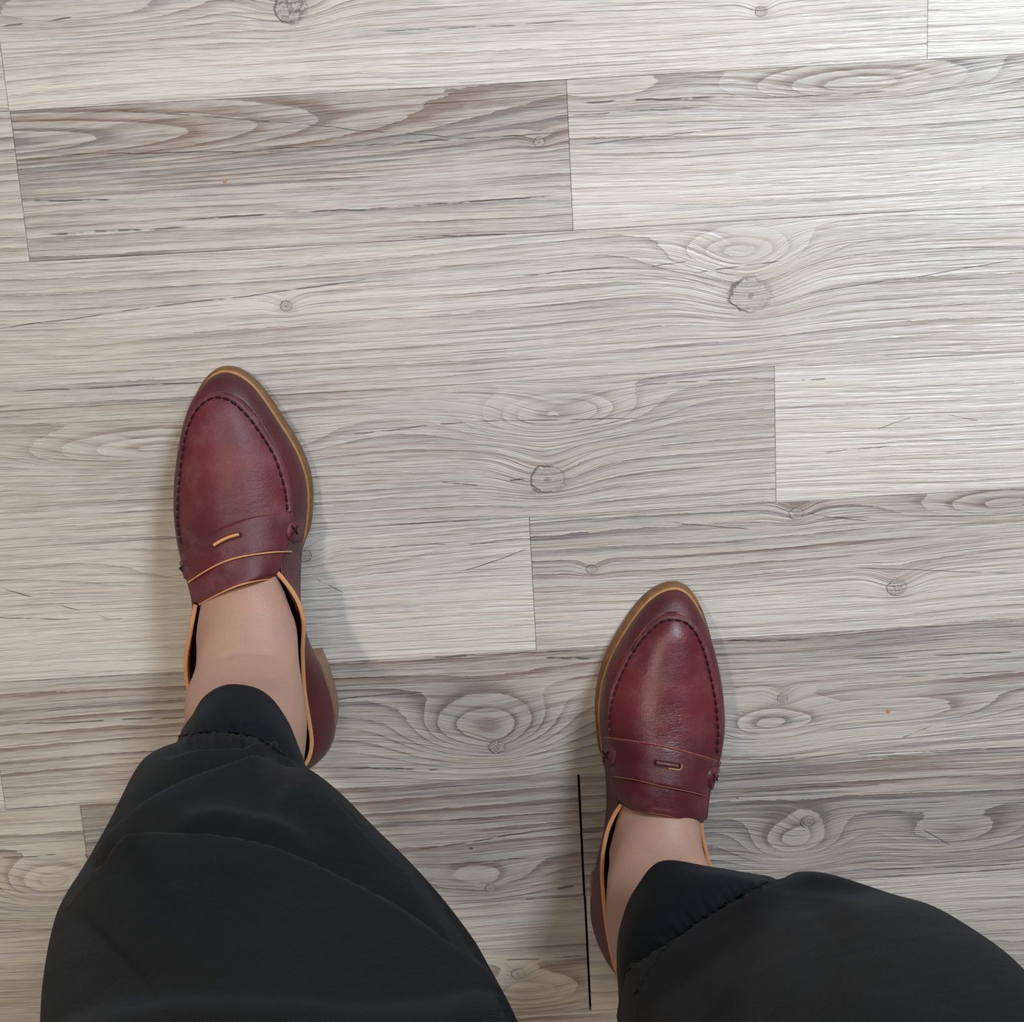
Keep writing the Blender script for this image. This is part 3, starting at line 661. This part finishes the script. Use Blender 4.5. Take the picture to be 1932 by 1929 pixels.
def pring(Lp, T, Rp, z, yb, n=40):
    a, b, c = P(Lp[0], Lp[1], z), P(T[0], T[1], z), P(Rp[0], Rp[1], z); cen = (a + c) / 2
    bk = np.array([0, min(yb - cen[1], -.012), 0])
    return ring(cen, (c - a) / 2, b - cen, bk, n, 1.55 if .04 < z < .09 else (1.3 if z < .105 else 1.0))
# left foot and leg : horizontal slices (left edge, front, right edge, height)
legL = [((430, 1300), (420, 800), (548, 1290), .024, .35), ((410, 1280), (425, 815), (552, 1270), .036, .55), ((388, 1240), (432, 880), (556, 1225), .048, .75), ((376, 1210), (442, 985), (559, 1192), .056, .9),
        ((369, 1205), (447, 1068), (560, 1182), .065, 1.1), ((370, 1230), (450, 1116), (561, 1205), .075, 1.2), ((369, 1255), (448, 1170), (565, 1245), .086, 1.2), ((362, 1288), (447, 1228), (570, 1280), .097, 1.3),
        ((350, 1322), (448, 1262), (576, 1320), .110, 1.2), ((347, 1350), (452, 1287), (579, 1360), .124, 1.2), ((352, 1395), (455, 1316), (574, 1415), .142, 1.2), ((352, 1460), (450, 1395), (572, 1480), .175, 1.3),
        ((335, 1580), (450, 1490), (600, 1600), .23, 1.3), ((290, 1740), (450, 1630), (650, 1770), .31, 1.3), ((300, 1950), (500, 1790), (760, 1990), .40, 1.3)]
legR = [((1178, 1800), (1262, 1205), (1280, 1780), .024, .35), ((1165, 1710), (1262, 1225), (1300, 1700), .036, .55), ((1152, 1650), (1260, 1290), (1318, 1625), .048, .75), ((1148, 1610), (1258, 1370), (1322, 1595), .056, .9),
        ((1150, 1620), (1255, 1480), (1324, 1600), .065, 1.1), ((1146, 1645), (1253, 1536), (1330, 1625), .075, 1.2), ((1143, 1675), (1256, 1590), (1345, 1655), .086, 1.2), ((1143, 1715), (1262, 1625), (1362, 1695), .097, 1.3),
        ((1148, 1755), (1270, 1650), (1380, 1735), .110, 1.2), ((1156, 1795), (1282, 1690), (1395, 1775), .124, 1.2), ((1172, 1840), (1305, 1740), (1415, 1820), .142, 1.2), ((1190, 1905), (1325, 1770), (1450, 1890), .175, 1.3),
        ((1225, 2030), (1370, 1870), (1510, 2010), .23, 1.3), ((1280, 2230), (1450, 2050), (1610, 2220), .31, 1.3), ((1350, 2500), (1560, 2290), (1740, 2490), .40, 1.3)]
for leg, sx in ((legL, -1), (legR, 1)):
    yz = [0, .07, .10, .124, .142, .23, .31, .40]; yy = [-.348, -.346, -.338, -.336, -.338, -.352, -.362, -.362] if sx < 0 else [-.515, -.513, -.503, -.500, -.501, -.515, -.525, -.520]
    rs = [np.array(pring(l, t, r, z, float(np.interp(z, yz, yy)))) for (l, t, r, z, kb) in leg]
    for c, rad in (((( -.055, -.315, .50), .048), ((-.064, -.350, .60), .056), ((-.076, -.39, .70), .068), ((-.085, -.42, .80), .080)) if sx < 0 else
                   (((.106, -.40, .50), .050), ((.100, -.405, .60), .058), ((.091, -.415, .70), .070), ((.085, -.42, .80), .080))):
        rs.append(np.array(ring(c, (rad, 0, 0), (0, rad, 0), (0, -rad, 0))))
    rs = np.array(rs); rs = np.stack([catmull(rs[:, i], 70) for i in range(40)], 1)
    add_loft(list(rs), 40)
pel = []
for z, a, d in ((.74, .10, .07), (.78, .165, .10), (.84, .172, .108), (.90, .155, .10), (.96, .132, .088), (.99, .128, .085)):
    pel.append(ring((0, -.42, z), (a, 0, 0), (0, d, 0), (0, -d, 0)))
add_loft(pel, 40)
body = mesh_obj('body', BV, BF, SKIN, person)
rm = body.modifiers.new('one_surface', 'REMESH'); rm.mode = 'VOXEL'; rm.voxel_size = .0028; rm.use_smooth_shade = True
sm = body.modifiers.new('soften', 'SMOOTH'); sm.iterations = 8; sm.factor = .5
dg = bpy.context.evaluated_depsgraph_get()
me2 = bpy.data.meshes.new_from_object(body.evaluated_get(dg)); body.modifiers.clear(); body.data = me2; me2.materials.clear(); me2.materials.append(SKIN); me2.name = 'body'
me2.polygons.foreach_set('use_smooth', [True] * len(me2.polygons))

# ------------------------------------------------------------------ trousers
def cloth_mat():
    k = N('black_twill'); c = k.coords(); x, y, z = k.xyz(c)
    g = k.math('ADD', x, k.math('ADD', k.math('MULTIPLY', y, .6), k.math('MULTIPLY', z, .8)))
    tw = k.math('SINE', k.math('MULTIPLY', g, 5200)); n1 = k.noise(c, 14, 3, .5); n2 = k.noise(c, 1200, 2, .5)
    col = k.mix(k.ramp(n1, .35, .65), (.0026, .0035, .0053), (.0046, .0063, .0088))
    col = k.mix(k.math('MULTIPLY', n2, .25), col, (.013, .0145, .016))
    k.set(Base_Color=col, Roughness=.75)
    k.b.inputs['Specular IOR Level'].default_value = .20
    k.b.inputs['Sheen Weight'].default_value = .035; k.b.inputs['Sheen Roughness'].default_value = .45; k.b.inputs['Sheen Tint'].default_value = (.75, .85, 1, 1)
    nb = k.bump(k.math('ADD', tw, k.math('MULTIPLY', n2, 1.5)), .00012, .5)
    big = k.noise(c, 22, 3, .5, .5)
    k.bump(big, .006, .35, nb)
    return k.m
CLOTH = cloth_mat()
NA, NB, NR = 150, 90, 220
def front_ring(spec, ybk):
    z, pts, kb = spec
    w = [P(*p, z) for p in pts]
    if len(w) == 3:
        a, b, c = w; cen = (a + c) / 2
        fr = np.array([cen - (c - a) / 2 * math.cos(t) + (b - cen) * math.sin(t) for t in np.linspace(0, math.pi, NA)])
    else:
        fr = smooth_line(w, NA)
    a, c = fr[0], fr[-1]; cen = (a + c) / 2; fv = fr[NA // 2] - cen
    bv_ = np.array([0, float(np.interp(z, *ybk)) - cen[1], 0])
    bk = np.array([cen + (c - a) / 2 * math.cos(t) + bv_ * math.sin(t) ** .85 for t in np.linspace(0, math.pi, NB + 2)[1:-1]])
    return np.vstack([fr, bk])
def fold(Vp, front, poly, a, w1, w2, b=0.0, ripple=0, w3=25.0, fade=.25, side=1, width=None):
    """height of a fold along a traced crease line: steep on one side, slow on the other"""
    pl = resample(catmull(poly, 80), 90); d = np.diff(pl, axis=0)
    best = np.full(len(Vp), 1e9); sg = np.zeros(len(Vp)); tt = np.zeros(len(Vp))
    for i in range(89):
        e = d[i]; L2 = e @ e; q = Vp - pl[i]; t = np.clip(q @ e / L2, 0, 1); r = q - t[:, None] * e; ds = np.hypot(r[:, 0], r[:, 1])
        cr = e[0] * q[:, 1] - e[1] * q[:, 0]; m = ds < best
        best[m] = ds[m]; sg[m] = np.sign(cr[m]); tt[m] = (i + t[m]) / 89
    s = best * sg * side
    hgt = np.where(s >= 0, a * np.exp(-(s / w1) ** 1.5), a * np.exp(-(s / w2) ** 2))
    if b: hgt -= np.where(s < 0, b * (1 - np.exp(-(s / w2) ** 2)) * np.exp(-(-s / w3)), 0)
    fd = np.clip(tt / fade, 0, 1) * np.clip((1 - tt) / fade, 0, 1) if fade > 0 else 1
    fd = fd * fd * (3 - 2 * fd) if fade > 0 else 1
    if ripple: hgt = hgt * (1 + .7 * np.sin(tt * ripple) * np.sin(tt * ripple * .37 + 1))
    return hgt * fd * front
def trouser_leg(rings, folds, hipx, ybk):
    rs = [front_ring(s, ybk) for s in rings]
    top = rs[-1]; tc = (top.min(0) + top.max(0)) / 2; n = NA + NB
    th = np.concatenate([np.pi - np.linspace(0, np.pi, NA), -np.linspace(0, np.pi, NB + 2)[1:-1]])
    for t, rad in ((.35, .088), (.65, .098), (1.0, .100)):
        c = tc * (1 - t) + np.array([hipx, -.42, .80]) * t
        rs.append(np.array([c + rad * np.array([math.cos(a), math.sin(a), 0]) for a in th]))
    rs = np.array(rs); G = np.stack([catmull(rs[:, i], NR) for i in range(n)], 1)   # NR, n, 3
    # outward direction
    du = np.roll(G, -1, 1) - np.roll(G, 1, 1); dv = np.gradient(G, axis=0); nr = np.cross(du, dv); nr /= np.linalg.norm(nr, axis=2)[..., None] + 1e-12
    cen = G.mean(1, keepdims=True)
    if np.sum(nr * (G - cen)) < 0: nr = -nr
    V = G.reshape(-1, 3); Nn = nr.reshape(-1, 3); Vp = proj(V)
    view = CAMP - V; view /= np.linalg.norm(view, axis=1)[:, None]; front = np.clip(((view * Nn).sum(1) + .25) / .3, 0, 1)
    hh = np.zeros(len(V))
    for fd in folds: hh += fold(Vp, front, **fd)
    V = V + Nn * hh[:, None]
    return V.reshape(NR, n, 3), n
def ankle_creases():
    co = np.array([v.co[:] for v in me2.vertices]); sel = np.where((co[:, 2] > .05) & (co[:, 2] < .14))[0]
    nn = np.array([me2.vertices[i].normal[:] for i in sel]); q = proj(co[sel]); fr = (nn[:, 1] > -.1).astype(float); h_ = np.zeros(len(sel))
    for pl, a in (([(395, 1252), (430, 1238), (470, 1232), (505, 1236), (535, 1243)], -.0011), ([(410, 1243), (450, 1226), (490, 1226)], -.0006), ([(545, 1215), (550, 1290), (556, 1350)], .0007),
                  ([(1200, 1600), (1240, 1618), (1290, 1612)], -.0007)):
        h_ += fold(q, fr, pl, a, 4.5, 4.5, fade=.35)
    co[sel] += nn * h_[:, None]
    me2.vertices.foreach_set('co', co.ravel()); me2.update()
ankle_creases()
ringsL = [
 (.146, [(324, 1412), (340, 1374), (360, 1348), (381, 1317), (405, 1300), (436, 1291), (480, 1297), (511, 1316), (536, 1348), (557, 1385), (578, 1426), (594, 1458)], .9),
 (.175, [(322, 1425), (337, 1388), (362, 1362), (390, 1345), (436, 1338), (480, 1343), (515, 1362), (545, 1392), (570, 1425), (600, 1466)], .9),
 (.198, [(312, 1424), (330, 1397), (371, 1386), (412, 1382), (454, 1386), (490, 1397), (516, 1414), (547, 1434), (580, 1452), (606, 1468)], 1.2),
 (.212, [(292, 1424), (318, 1403), (365, 1387), (412, 1381), (456, 1386), (495, 1397), (530, 1416), (565, 1440), (618, 1474)], 1.3),
 (.235, [(262, 1455), (440, 1402), (640, 1500)], 1.1),
 (.265, [(228, 1515), (440, 1436), (690, 1548)], 1.1),
 (.300, [(196, 1590), (430, 1492), (752, 1605)], 1.0),
 (.335, [(160, 1670), (425, 1550), (822, 1680)], 1.0),
 (.370, [(126, 1740), (425, 1612), (888, 1765)], .9),
 (.400, [(106, 1810), (430, 1668), (935, 1840)], .9),
 (.440, [(90, 1900), (450, 1762), (990, 1945)], .9),
 (.480, [(80, 2010), (480, 1870), (1030, 2070)], .9),
 (.520, [(60, 2140), (520, 1990), (1080, 2220)], .9)]
foldsL = [
 dict(poly=[(120, 1735), (141, 1705), (205, 1669), (267, 1651), (340, 1643), (412, 1646), (490, 1659), (568, 1685), (635, 1721), (702, 1762), (775, 1824), (837, 1887), (878, 1940), (920, 2040), (950, 2150)], a=.0125, w1=120, w2=8, b=.011, w3=60, fade=.16),
 dict(poly=[(175, 1645), (205, 1610), (231, 1586), (283, 1545), (350, 1509), (433, 1478), (490, 1457), (520, 1432)], a=.0105, w1=95, w2=10, b=.010, w3=50, fade=.15),
 dict(poly=[(500, 1445), (560, 1475), (604, 1524), (645, 1571), (702, 1633), (759, 1685), (800, 1742), (842, 1804), (873, 1866), (900, 1940), (930, 2040)], a=.010, w1=70, w2=8, b=.009, w3=45, fade=.14),
 dict(poly=[(296, 1432), (350, 1424), (412, 1418), (460, 1415), (510, 1420), (560, 1440)], a=.004, w1=30, w2=6, b=.003, w3=20, fade=.3),
 dict(poly=[(300, 1600), (370, 1575), (430, 1568), (500, 1580), (560, 1605), (620, 1650)], a=.0055, w1=60, w2=22, fade=.35),
 dict(poly=[(330, 1398), (371, 1388), (412, 1385), (454, 1389), (490, 1400), (516, 1418), (547, 1440), (590, 1462)], a=.0024, w1=16, w2=4, b=.003, w3=14, fade=.1, ripple=75)]
ringsR = [
 (.146, [(1162, 1870), (1161, 1820), (1165, 1769), (1174, 1732), (1187, 1697), (1210, 1660), (1228, 1637), (1248, 1625), (1278, 1624), (1333, 1634), (1397, 1643), (1462, 1655), (1505, 1690)], 1.0),
 (.172, [(1166, 1905), (1166, 1860), (1172, 1810), (1190, 1765), (1215, 1725), (1250, 1692), (1290, 1668), (1340, 1655), (1400, 1652), (1462, 1660), (1512, 1690)], 1.1),
 (.195, [(1170, 1950), (1180, 1910), (1197, 1878), (1242, 1810), (1278, 1769), (1324, 1734), (1370, 1707), (1415, 1682), (1462, 1661), (1500, 1655), (1545, 1680)], 1.1),
 (.210, [(1163, 1965), (1172, 1925), (1208, 1862), (1250, 1812), (1290, 1772), (1340, 1736), (1390, 1706), (1438, 1680), (1484, 1656), (1520, 1645), (1580, 1665)], 1.1),
 (.235, [(1160, 1990), (1190, 1915), (1260, 1835), (1360, 1765), (1460, 1700), (1552, 1649), (1640, 1685)], 1.0),
 (.270, [(1160, 2030), (1440, 1770), (1705, 1718)], 1.0),
 (.310, [(1165, 2080), (1480, 1795), (1775, 1742)], 1.0),
 (.350, [(1170, 2150), (1520, 1835), (1850, 1790)], 1.0),
 (.390, [(1180, 2240), (1560, 1890), (1925, 1850)], .9),
 (.430, [(1195, 2340), (1600, 1970), (1990, 1930)], .9),
 (.475, [(1210, 2480), (1640, 2090), (2060, 2060)], .9),
 (.520, [(1230, 2650), (1680, 2240), (2130, 2230)], .9)]
foldsR = [
 dict(poly=[(1160, 1945), (1178, 1902), (1210, 1860), (1251, 1824), (1306, 1787), (1370, 1746), (1438, 1708), (1480, 1672), (1510, 1650)], a=.0085, w1=90, w2=8, b=.006, w3=30, fade=.22),
 dict(poly=[(1196, 1880), (1242, 1811), (1278, 1770), (1324, 1736), (1370, 1709), (1415, 1683), (1458, 1663)], a=.0022, w1=14, w2=4, b=.0028, w3=14, fade=.1, ripple=85),
 dict(poly=[(1330, 1929), (1400, 1880), (1480, 1842), (1560, 1820)], a=.003, w1=90, w2=40, fade=.4),
 dict(poly=[(1440, 1712), (1520, 1700), (1600, 1712), (1690, 1735)], a=.002, w1=40, w2=20, fade=.4),
]
JT = Joined()
GL, nL = trouser_leg(ringsL, foldsL, -.085, ([.146, .2, .235, .30, .37, .44, .52], [-.350, -.358, -.380, -.396, -.405, -.410, -.415])); GR_, nR = trouser_leg(ringsR, foldsR, .085, ([.146, .2, .235, .31, .39, .52], [-.515, -.528, -.550, -.562, -.562, -.55]))
for G in (GL, GR_): JT.add(G.reshape(-1, 3), grid_faces(NR, G.shape[1], False, True))
pv = []
for z, a, d in ((.72, .06, .05), (.75, .165, .105), (.80, .190, .118), (.86, .185, .120), (.92, .160, .106), (.97, .142, .096)):
    pv.append(np.array(ring((0, -.42, z), (a, 0, 0), (0, d, 0), (0, -d, 0), 80)))
pv = np.array(pv); pv = np.stack([catmull(pv[:, i], 30) for i in range(80)], 1)
JT.add(pv.reshape(-1, 3), grid_faces(30, 80, False, True))
tr = JT.build('trousers', CLOTH, person); fix_normals(tr); solid(tr, .0012, -1)
# puckered hem seams, laid on the cloth
bt = BVHTree.FromPolygons([Vector(v.co) for v in tr.data.vertices], [tuple(p.vertices) for p in tr.data.polygons])
THB = plain('black_thread', (.006, .006, .007), .7, .2, .2)
def seam(poly):
    J = Joined(); sl = smooth_line(poly, 200); pts = []
    for q in sl:
        d = Vector(P(*q, 0) - CAMP).normalized(); h_, n_, i_, t_ = bt.ray_cast(Vector(CAMP), d)
        if h_: pts.append(np.array(h_) - np.array(d) * .0004)
    pts = resample(np.array(pts), 240); ns = 34
    for i in range(ns):
        a, b = int(i / ns * 239), int((i + .62) / ns * 239)
        q = pts[a:b + 1]
        if len(q) > 2: v, f = tube(q, .00055 + .0003 * random.random(), 6); J.add(v, f)
    o = J.build('hem_stitching', THB, tr)
seam([(337, 1391), (371, 1384), (412, 1380), (454, 1384), (490, 1395), (516, 1412), (547, 1432)])
seam([(1197, 1877), (1242, 1808), (1278, 1767), (1324, 1733), (1370, 1705), (1415, 1680), (1455, 1662)])
settle(person)

# ------------------------------------------------------------------ scraps lying on the floor
SCR = plain('tan_scrap', (.62, .33, .17), .7, .2, .3, 900)
def scrap(px, py, r, label, seedn):
    rd = random.Random(seedn); c = P(px, py, 0); V = []
    o = [(-1, -.6, 0), (.1, -.9, .1), (.9, -.3, .25), (.5, .7, .5), (-.5, .8, .2)]
    k = len(o)
    for z in (0.0002, .0008):
        for (x, y, h_) in o: V.append((x * r, y * r, z + h_ * r * .8 * (1 + rd.random() * .2)))
    mn = min(v[2] for v in V); V = [(v[0], v[1], v[2] - mn) for v in V]
    f = [tuple(range(k))[::-1], tuple(range(k, 2 * k))] + [(i, (i + 1) % k, k + (i + 1) % k, k + i) for i in range(k)]
    s = mesh_obj('leather_scrap', V, f, SCR, None, False); s.location = (c[0], c[1], 0); s['label'] = label; s['category'] = 'scrap'
scrap(1676, 1341, .0016, 'tiny tan scrap on the planks to the right of the right loafer', 1)
scrap(425, 341, .0011, 'tiny tan scrap on the dark plank above the left loafer', 2)
